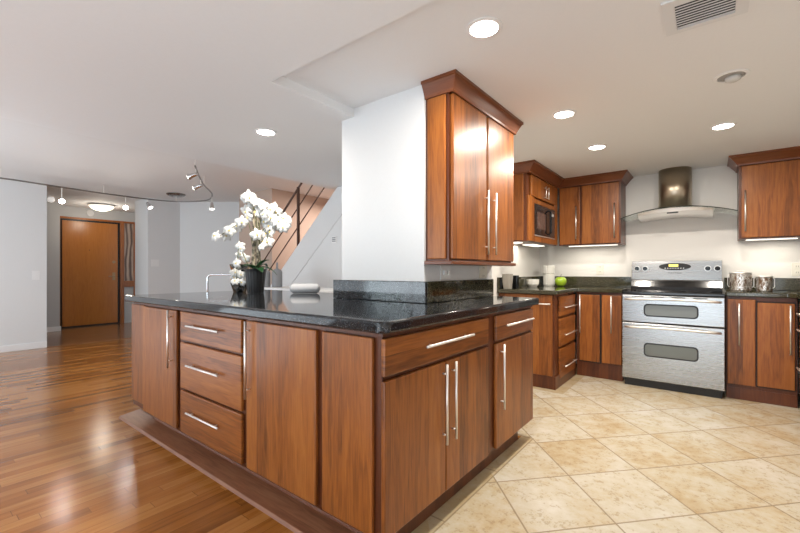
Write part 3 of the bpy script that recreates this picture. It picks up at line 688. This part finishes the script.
plate('wall_switch', 'white double light switch on the wall right of the entry opening', 'switch', '+x', -7.6, 2.81, 1.25, .125, .12, 'switch', M['switch'])

# ================================================================= CEILING FIXTURES
def downlight(x, y, z, label, on=True, r=.060, power=17, col=(1, .92, .81)):
    t = thing('recessed_light', label, 'ceiling light', (x, y, z), 'recessed ceiling lights' if 0 else None)
    bm = bmesh.new(); seg = 32; prof = [(r * 1.28, -.0005), (r * 1.28, -.004), (r, -.006), (r, -.0005)]
    rings = [[bm.verts.new((x + q * math.cos(2*math.pi*k/seg), y + q * math.sin(2*math.pi*k/seg), z + h)) for k in range(seg)] for q, h in prof]
    for a, b in zip(rings, rings[1:] + rings[:1]):
        for k in range(seg): bm.faces.new((a[k], a[(k+1) % seg], b[(k+1) % seg], b[k]))
    obj('trim_ring', bm, M['white'], t, smooth=False)
    if on:
        bm = bmesh.new(); lathe(bm, [(r * .98, -.0005), (r * .9, -.005)], (x, y, z), 28); obj('lamp', bm, M['bulb'], t)
        area('lamp_light', (x, y, z - .03), .12, power, col, (x, y, 0))
    else:
        bm = bmesh.new(); lathe(bm, [(r * .98, -.0005), (r * .96, -.003)], (x, y, z), 28); obj('baffle', bm, plain('grey_baffle', (.32, .31, .29), .5), t)
        bm = bmesh.new(); lathe(bm, [(r * .6, -.003), (r * .55, -.02), (r * .3, -.028)], (x + .008, y + .015, z), 24); obj('eyeball', bm, plain('eyeball_white', (.6, .59, .56), .4), t, smooth=True)
downlight(-.763, 1.56, 2.15, 'lit round recessed light nearest the camera over the kitchen aisle')
downlight(-.764, 2.741, 2.15, 'lit recessed light above the aisle, middle of the row of three')
downlight(-.749, 3.641, 2.15, 'lit recessed light at the far end of the row, nearest the microwave cabinet')
downlight(.072, 3.67, 2.15, 'lit recessed light in front of the range and the right wall cabinet')
downlight(.087, 2.755, 2.15, 'unlit recessed eyeball light between the ceiling vent and the lit light', False)
downlight(-2.481, 1.632, 2.095, 'lit recessed light in the lower ceiling over the island and orchid', col=(1, .9, .78))
downlight(-2.3, -.9, 2.095, 'recessed light in the lower ceiling behind the camera', power=8, col=(1, .93, .85))
# vent
t = thing('air_vent', 'white slatted ceiling air vent over the kitchen', 'vent', (0, 1.98, 2.14))
bm = bmesh.new(); vx0, vx1, vy0, vy1 = -.152, .118, 1.838, 2.10
for q in ((vx0, vx1, vy0, vy0 + .045), (vx0, vx1, vy1 - .03, vy1), (vx0, vx0 + .04, vy0 + .045, vy1 - .03), (vx1 - .04, vx1, vy0 + .045, vy1 - .03)): box(bm, q[0], q[1], q[2], q[3], 2.141, 2.1495)
bmesh.ops.remove_doubles(bm, verts=bm.verts, dist=.0001)
obj('frame', bm, M['vent'], t)
bx('backing', (vx0 + .041, vx1 - .041, vy0 + .046, vy1 - .031, 2.1485, 2.1495), M['dark_slot'], t)
for k in range(9):
    y = vy0 + .058 + k * .0195; bx('slat', (vx0 + .041, vx1 - .041, y, y + .0062, 2.141, 2.1425), M['vent'], t)
# track rail
t = thing('track_light', 'curved brushed metal track rail with a round canopy on the dining ceiling', 'track light', (-6.9, 2.86, 2.37))
ctrl = [(-6.95, .2), (-6.86, .814), (-6.92, 1.241), (-7.02, 1.913), (-7.03, 2.495), (-6.905, 2.868), (-6.615, 3.071), (-6.30, 3.11), (-5.813, 2.916), (-5.288, 2.546), (-4.834, 2.268), (-4.408, 2.025)]
def cr(P, n=8):
    out = []
    for i in range(len(P) - 1):
        p0, p1, p2, p3 = [Vector(P[max(0, min(len(P)-1, j))]) for j in (i-1, i, i+1, i+2)]
        for k in range(n):
            s = k / n; out.append(.5 * ((2*p1) + (p2-p0)*s + (2*p0-5*p1+4*p2-p3)*s*s + (3*p1-p0-3*p2+p3)*s**3))
    out.append(Vector(P[-1])); return out
bm = bmesh.new(); tube(bm, [(p.x, p.y, 2.25) for p in cr(ctrl)], .010, 8); obj('rail', bm, plain('dark_nickel', (.28, .27, .26), .35, 1), t, smooth=True)
bm = bmesh.new(); lathe(bm, [(.075, -.045), (.12, -.03), (.14, -.012), (.14, 0)], (-6.89, 2.861, 2.37), 32); obj('canopy', bm, plain('dark_chrome', (.30, .29, .28), .25, 1), t)
bm = bmesh.new()
for (x, y) in ((-6.905, 2.868), (-7.02, 1.913), (-6.86, .814), (-5.288, 2.546), (-4.45, 2.045)): tube(bm, [(x, y, 2.255), (x, y, 2.37)], .006, 8)
obj('support_stems', bm, M['nickel'], t)
RAIL = cr(ctrl, 24)
def spot(x, y, drop, aim, label, power=2, r=.036, bulb='bulb'):
    """one swivelling spot hanging from the rail"""
    q_ = min(RAIL, key=lambda p: (p.x - x) ** 2 + (p.y - y) ** 2); x, y = q_.x, q_.y
    t = thing('spotlight', label, 'spotlight', (x, y, 2.246))
    zc = 2.242 - drop
    bm = bmesh.new(); tube(bm, [(x, y, 2.246), (x, y, zc)], .0045, 8); obj('stem', bm, M['nickel'], t)
    a = Vector(aim).normalized(); c = Vector((x, y, zc)); u = a.orthogonal().normalized(); v = a.cross(u)
    def ringmesh(prof, seg=20):
        bm = bmesh.new(); rings = []
        for rr, dd in prof: rings.append([bm.verts.new(c + a * dd + (u * math.cos(2*math.pi*k/seg) + v * math.sin(2*math.pi*k/seg)) * rr) for k in range(seg)])
        for p, q in zip(rings, rings[1:]):
            for k in range(seg): bm.faces.new((p[k], p[(k+1) % seg], q[(k+1) % seg], q[k]))
        bm.faces.new(rings[0][::-1]); bm.faces.new(rings[-1]); bmesh.ops.recalc_face_normals(bm, faces=bm.faces); return bm
    obj('shade', ringmesh([(r*.35, -.02), (r*.55, -.005), (r*.7, .05), (r, .085)]), M['chrome'], t)
    obj('lamp', ringmesh([(r*.9, .0855), (r*.7, .092), (r*.3, .095)]), M[bulb], t)
    l = bpy.data.lights.new('spot_light', 'SPOT'); l.energy = power; l.color = (1, .93, .82); l.spot_size = math.radians(95); l.spot_blend = .6; l.shadow_soft_size = .03
    lo = bpy.data.objects.new('spot_light', l); COL.objects.link(lo); lo.location = c + a * .105; lo.rotation_euler = a.to_track_quat('-Z', 'Y').to_euler()
spot(-6.98, 1.43, .17, (.95, -.2, -.30), 'spotlight at the left of the entry opening aimed at the camera', 6, bulb='bulbs')
spot(-7.04, 2.19, .15, (.93, -.28, -.28), 'spotlight over the entry door right of the dome light, aimed at the camera', 6, bulb='bulbs')
spot(-7.01, 2.50, .06, (.5, .3, -.8), 'small downturned spotlight left of the round track canopy', 4)
spot(-5.0, 2.38, .07, (-.75, -.55, -.30), 'middle spotlight of the trio above the orchid, turned left', 4)
spot(-4.50, 2.08, .06, (-.75, -.55, -.30), 'nearest and highest spotlight of the trio above the orchid', 4)
spot(-6.0, 3.0, .10, (.1, .0, -1), 'farthest spotlight of the trio, pointing straight down', 4)
# foyer dome, detector
t = thing('dome_light', 'lit frosted dome light on the foyer ceiling before the entry door', 'ceiling light', (-9.1, 2.45, 2.37))
bm = bmesh.new(); lathe(bm, [(.20, -.03), (.17, -.075), (.10, -.11), (.02, -.125)], (-9.1, 2.45, 2.37), 32); obj('shade', bm, M['lampglass'], t, smooth=True)
bm = bmesh.new(); lathe(bm, [(.21, -.03), (.21, -.018), (.08, 0)], (-9.1, 2.45, 2.37), 32); obj('rim', bm, M['nickel'], t)
l = bpy.data.lights.new('dome_glow', 'POINT'); l.energy = 9; l.color = (1, .90, .76); l.shadow_soft_size = .1; lo = bpy.data.objects.new('dome_glow', l); COL.objects.link(lo); lo.location = (-9.1, 2.45, 2.10)
bm = bmesh.new(); lathe(bm, [(.065, 0), (.06, .03), (.03, .035)], (0, 0, 0), 24); bmesh.ops.rotate(bm, verts=bm.verts, matrix=Matrix.Rotation(math.pi/2, 3, 'Y')); bmesh.ops.translate(bm, verts=bm.verts, vec=(-9.869, 2.461, 2.275))
tag(obj('smoke_detector', bm, M['vent'], loc=(-9.869, 2.461, 2.275)), 'round white smoke detector on the wall above the entry door', 'smoke detector')
bm = bmesh.new(); bmesh.ops.create_uvsphere(bm, u_segments=20, v_segments=12, radius=.05); bmesh.ops.translate(bm, verts=bm.verts, vec=(-8.750, 1.648, 2.315))
t = thing('globe_light', 'small white globe light on the foyer ceiling left of the entry door', 'light', (-8.750, 1.648, 2.369))
obj('globe', bm, plain('white_globe', (.85, .85, .85), .3, 0, (1, .95, .9), .5), t, smooth=True)
bm = bmesh.new(); tube(bm, [(-8.750, 1.648, 2.3695), (-8.750, 1.648, 2.355)], .03, 12); obj('mount', bm, M['nickel'], t)

# ================================================================= STAIRCASE
t = thing('staircase', 'white stair stringer rising to the right with brown metal railing', 'staircase', (-4.6, 3.3, 0))
def up(x): return 1.17 + (x + 4.476) * .878       # stringer top
def lo_(x): return .993 + (x + 4.252) * .871
SY = 3.2
bm = bmesh.new(); xe = -3.44
prism(bm, [(-5.78, .0), (-5.36, .0), (-3.0, lo_(-3.0)), (-3.0, 2.09), (-3.43, 2.09)], 'y', SY, SY + .05); obj('stringer', bm, M['wall'], t)
bm = bmesh.new(); prism(bm, [(-5.36, 0), (-2.6, 0), (-2.6, 2.09), (-2.995, 2.09)], 'y', SY + .007, SY + .049); obj('side_panel', bm, M['wall'], t)
for k in range(9):
    x = -5.55 + k * .225; z = up(x + .11) - .06
    bx('step', (x, x + .25, SY + .051, SY + .95, z - .17, z), M['floor2'], t)
for name, off in (('handrail', .745), ('rail', .50), ('rail', .25)):
    x0 = -5.3; x1 = -3.62
    bm = bmesh.new(); tube(bm, [(x0, SY + .02, up(x0) + off), (x1, SY + .02, min(up(x1) + off, 9))], .014 if name == 'handrail' else .008, 8)
    # stop below the dining ceiling
    for v in bm.verts:
        if v.co.z > 2.36:
            k = (v.co.z - 2.36); v.co.z = 2.36; v.co.x -= k / .878
    obj(name, bm, M['rail'], t)
for x in (-5.2, -4.179):
    bx('post', (x - .014, x + .014, SY + .006, SY + .034, up(x) + .001, up(x) + .76), M['rail'], t)
bm = bmesh.new(); box(bm, -3.53, -3.45, SY + .001, SY + .0065, 1.44, 1.52); 
t = thing('wall_vent', 'small grey grille on the wall under the stairs beside the pillar', 'vent', (-3.47, SY + .02, 1.44))
obj('plate', bm, M['switch'], t); bm = bmesh.new()
for k in range(3): box(bm, -3.52, -3.46, SY - .001, SY + .0008, 1.455 + k * .02, 1.467 + k * .02)
obj('slots', bm, M['grey'], t)

# ================================================================= CONSOLE TABLE, STOOL BEHIND THE ISLAND
t = thing('console_table', 'white console table standing behind the island beside the stairs', 'table', (-2.9, 2.7, 0))
bx('table_top', (-3.92, -2.0, 2.50, 2.88, .89, .93), M['white'], t, .004)
for x in (-3.88, -2.04):
    for y in (2.53, 2.85): bx('leg', (x - .02, x + .02, y - .02, y + .02, 0, .889), M['white'], t)
def bottle(x, y, h, r, neck, label):
    bm = bmesh.new(); lathe(bm, [(r*.95, 0), (r, .01), (r, h*.82), (r*.8, h*.93), (r*.25, h), (.012, h + .01), (.010, h + neck)], (x, y, .9305), 28)
    tag(obj('bottle', bm, M['grey'], smooth=True, loc=(x, y, .9305)), label, 'bottle')
bottle(-3.80, 2.64, .205, .056, .07, 'wider grey bottle vase behind the island right of the orchid pot')
bottle(-3.90, 2.57, .19, .042, .075, 'narrower grey bottle vase half hidden behind the orchid pot')
t = thing('bar_stool', 'bar stool with bent chrome back frame beyond the left end of the island', 'bar stool', (-4.15, 2.36, 0))
Rr = Vector((.788, .616, 0)); Ff = Vector((-.616, .788, 0)); A0 = Vector((-4.20, 2.06, 0)); A1 = A0 + Rr * .40
bm = bmesh.new(); pts = [A0 + Vector((0, 0, .62))]
for k in range(6): a = math.pi/2 * k/5; pts.append(A0 + Rr * (.04 - .04*math.cos(a)) + Vector((0, 0, 1.03 + .04*math.sin(a))))
for k in range(6): a = math.pi/2 * k/5; pts.append(A1 + Rr * (-.04 + .04*math.sin(a)) + Vector((0, 0, 1.03 + .04*math.cos(a))))
pts.append(A1 + Vector((0, 0, .62))); tube(bm, pts, .011, 10); obj('back_frame', bm, M['chrome'], t, smooth=True)
bm = bmesh.new(); q = [A0 - Rr*0, A1, A1 + Ff * .38, A0 + Ff * .38]; prism(bm, [(p.x, p.y) for p in q], 'z', .60, .66); obj('seat', bm, M['greyf'], t, .02)
for p in q:
    bm = bmesh.new(); pp = p + (sum(q, Vector()) / 4 - p) * .12; tube(bm, [(pp.x, pp.y, 0), (pp.x, pp.y, .60)], .011, 8); obj('leg', bm, M['chrome'], t)
# speaker-like rounded object on the worktop
bm = bmesh.new(); c0 = Vector((-2.55, 2.03, .9315 + .039)); 
prof = [(-.12, .0), (-.119, .012), (-.112, .028), (-.092, .038), (.092, .038), (.112, .028), (.119, .012), (.12, .0)]
seg = 24; rings = [[bm.verts.new(c0 + Vector((.788, .616, 0)) * a + (Vector((-.616, .788, 0)) * math.cos(2*math.pi*k/seg) + Vector((0, 0, 1)) * math.sin(2*math.pi*k/seg)) * max(r, .002)) for k in range(seg)] for a, r in prof]
for p, q in zip(rings, rings[1:]):
    for k in range(seg): bm.faces.new((p[k], p[(k+1) % seg], q[(k+1) % seg], q[k]))
bm.faces.new(rings[0][::-1]); bm.faces.new(rings[-1]); bmesh.ops.recalc_face_normals(bm, faces=bm.faces)
tag(obj('speaker', bm, plain('light_grey_fabric', (.50, .51, .53), .7), smooth=True, loc=(-2.55, 2.03, .9315)), 'grey rounded oblong speaker lying on the island worktop left of the pillar', 'speaker')
# grass plant & round pot on console
t = thing('potted_grass', 'tufted grass plant in a white pot on the console, half behind the pillar', 'plant', (-2.44, 2.60, .9305))
bm = bmesh.new(); lathe(bm, [(.045, 0), (.06, .03), (.058, .09), (.05, .10)], (-2.42, 2.62, .9305), 24); obj('pot', bm, M['porc'], t, smooth=True)
bm = bmesh.new()
for k in range(46):
    a = random.uniform(0, 6.28); s = random.uniform(.02, .13); h = random.uniform(.16, .33)
    b0 = Vector((-2.42 + random.uniform(-.03, .03), 2.62 + random.uniform(-.03, .03), 1.03)); tip = b0 + Vector((math.cos(a) * s, math.sin(a) * s, h)); mid = b0.lerp(tip, .5) + Vector((-math.cos(a) * s * .2, -math.sin(a) * s * .2, .04 * h / .3))
    tube(bm, [b0, mid, tip], .003, 5, .0006)
g = obj('grass', bm, M['grass'], t); g['kind'] = 'stuff'
bm = bmesh.new(); bmesh.ops.create_uvsphere(bm, u_segments=24, v_segments=14, radius=.042); bmesh.ops.translate(bm, verts=bm.verts, vec=(-2.53, 2.56, .9305 + .042))
tag(obj('ornament_ball', bm, M['porc'], smooth=True, loc=(-2.53, 2.56, .9305)), 'small white ball ornament left of the grass plant beside the pillar', 'ornament')

# ================================================================= ORCHID
PO = Vector((-2.93, 1.83, .9315)); D0 = 3.25
def op(px, py, dep=0.0):          # a point of the plant, given as offsets measured on its own plane through the pot
    u = (px - 256) / 122.; z = (293 - py) / 122.
    return Vector((PO.x, PO.y, PO.z)) + Rr * u + Vector((0, 0, z)) + Ff * dep
t = thing('potted_orchid', 'white orchid with many blooms in a fluted black pot on the island', 'plant', PO)
obj('pot', ribm(PO, [(.060, 0), (.063, .02), (.078, .17), (.084, .195), (.078, .195), (.072, .17)], 20, .003), M['pot'], t)
for (x0, x1_t, d) in ((-.018, -.010, .0), (.020, .020, .01)):
    bm = bmesh.new(); pts = [PO + Rr * (x0 + (x1_t - x0) * k / 10 + random.uniform(-.003, .003)) + Ff * d + Vector((0, 0, .16 + k * .052 * (1 if d == 0 else 1.05))) for k in range(11)]
    tube(bm, pts, .019, 8, .010); obj('stem', bm, M['moss'], t, smooth=True)
def arc(pts):
    bm = bmesh.new(); P3 = [op(*p) for p in pts]; tube(bm, cr([tuple(p) for p in P3], 6), .003, 6); obj('flower_spike', bm, plain('spike_green', (.10, .12, .04), .5), t, smooth=True)
sprays = [
 [(252, 226), (249, 219), (243, 223), (237, 227), (230, 231), (224, 235), (219, 237)],
 [(256, 222), (254, 208), (250, 202), (246, 199), (252, 199), (259, 202), (262, 206), (247, 211), (256, 213)],
 [(262, 224), (266, 208), (272, 211), (278, 215), (284, 219), (289, 225), (281, 226), (273, 219), (286, 229), (267, 216), (275, 226), (270, 207), (280, 222), (264, 221), (277, 212)],
 [(262, 230), (269, 226), (266, 234), (262, 241), (270, 233), (268, 243), (259, 235), (264, 246)],
 [(250, 262), (238, 246), (243, 249), (240, 254), (244, 259), (239, 263), (234, 272), (240, 276), (235, 282), (242, 283), (233, 278)]]
arc([(254, 262), (252, 240), (248, 222), (236, 226), (221, 236)]); arc([(255, 262), (257, 225), (252, 202), (246, 200)])
arc([(259, 262), (260, 225), (268, 210), (280, 216), (289, 226)]); arc([(259, 250), (262, 232), (270, 228), (266, 244)]); arc([(252, 270), (247, 262), (240, 248), (238, 262), (237, 282)])
def flower(c, r, face):
    """five rounded petals around a centre, cupped towards 'face'"""
    f = Vector(face).normalized(); u = f.cross(Vector((0, 0, 1))).normalized(); v = u.cross(f)
    rot = random.uniform(-.3, .3); bm = bmesh.new()
    for k, (ang, ln, wd) in enumerate(((90, 1, .55), (162+8, 1.0, .85), (18-8, 1.0, .85), (234, .9, .55), (306, .9, .55))):
        a = math.radians(ang) + rot; d = u * math.cos(a) + v * math.sin(a); s = f.cross(d)
        n = 5; L = []
        for i in range(n + 1):
            tt = i / n; wdt = r * wd * math.sin(math.pi * min(1, tt * .86 + .10)) * .62; cen = c + d * r * ln * tt + f * r * (.22 * tt - .42 * tt * tt + .02 * k)
            L.append([bm.verts.new(cen + s * wdt * q + f * (-.10 * r * abs(q))) for q in (-1, 0, 1)])
        for A, B in zip(L, L[1:]):
            for j in (0, 1): bm.faces.new((A[j], A[j+1], B[j+1], B[j]))
    o = obj('flower', bm, M['petal'], t, smooth=True)
    m = o.modifiers.new('thickness', 'SOLIDIFY'); m.thickness = .0015
    bm = bmesh.new(); bmesh.ops.create_icosphere(bm, subdivisions=1, radius=r * .16); bmesh.ops.translate(bm, verts=bm.verts, vec=c + f * r * .12); obj('lip', bm, M['lip'], o)
for sp in sprays:
    for (x, y) in sp[1:]:
        for rep in range(1):
            flower(op(x + random.uniform(-1, 1), y + random.uniform(-1, 1), random.uniform(-.06, .05)), random.uniform(.038, .046) if y > 243 else random.uniform(.050, .064), (.616 + random.uniform(-.6, .6), -.788 + random.uniform(-.6, .6), random.uniform(-.3, .3)))
def leaf(ang, ln, wd, lift, droop):
    bm = bmesh.new(); d = Rr * math.cos(ang) + Ff * math.sin(ang); s = Vector((-d.y, d.x, 0)); L = []; n = 9
    for i in range(n + 1):
        tt = i / n; c = PO + Vector((0, 0, .185)) + d * ln * tt + Vector((0, 0, lift * tt - droop * tt * tt)); w_ = wd * math.sin(math.pi * (.12 + .86 * tt)) * .5
        L.append([bm.verts.new(c + s * w_ * q + Vector((0, 0, .25 * w_ * abs(q)))) for q in (-1, -.5, 0, .5, 1)])
    for A, B in zip(L, L[1:]):
        for j in range(4): bm.faces.new((A[j], A[j+1], B[j+1], B[j]))
    o = obj('leaf', bm, M['leaf'], t, smooth=True); m = o.modifiers.new('thickness', 'SOLIDIFY'); m.thickness = .003
for a, ln, wd, li, dr in ((.1, .17, .055, .12, .16), (-.9, .16, .075, .07, .09), (-1.9, .13, .07, .09, .06), (2.9, .13, .06, .14, .12), (1.2, .15, .06, .15, .12), (-.3, .13, .06, .16, .08)): leaf(a, ln, wd, li, dr)
# gold faceted vase
GV = Vector((-3.17, 1.83, .9315))
t = thing('faceted_vase', 'small gold and mirror faceted vase left of the black orchid pot', 'vase', GV)
bm = bmesh.new(); seg = 6; rings = []
for r, z, o_ in ((.050, 0, 0), (.085, .08, .5), (.066, .17, 0), (.092, .235, .5)): rings.append([bm.verts.new(GV + Vector((r*math.cos((k+o_)*math.pi*2/seg), r*math.sin((k+o_)*math.pi*2/seg), z))) for k in range(seg)])
for a, b in zip(rings, rings[1:]):
    i0 = rings.index(a)
    for k in range(seg):
        if i0 % 2 == 0: bm.faces.new((a[k], a[(k+1) % seg], b[k])); bm.faces.new((a[(k+1) % seg], b[(k+1) % seg], b[k]))
        else: bm.faces.new((a[k], b[(k+1) % seg], b[k])); bm.faces.new((a[k], a[(k+1) % seg], b[(k+1) % seg]))
bm.faces.new(rings[0][::-1]); bmesh.ops.recalc_face_normals(bm, faces=bm.faces)
o = obj('body', bm, M['gold'], t); o.data.materials.append(M['mirror'])
for i, p in enumerate(o.data.polygons): p.material_index = (i * 7 // 3) % 2
o.modifiers.new('thickness', 'SOLIDIFY').thickness = .002

# under-cabinet lamps' light
area('strip_light', (-1.52, 4.25, 1.38), .10, 3, (1, .92, .78), (-1.56, 4.25, 0), .8)
area('strip_light', (-1.05, 4.86, 1.38), .50, 1.5, (1, .92, .78), (-1.05, 4.9, 0), .06)
area('strip_light', (.43, 4.86, 1.38), .34, 1.5, (1, .92, .78), (.43, 4.9, 0), .06)
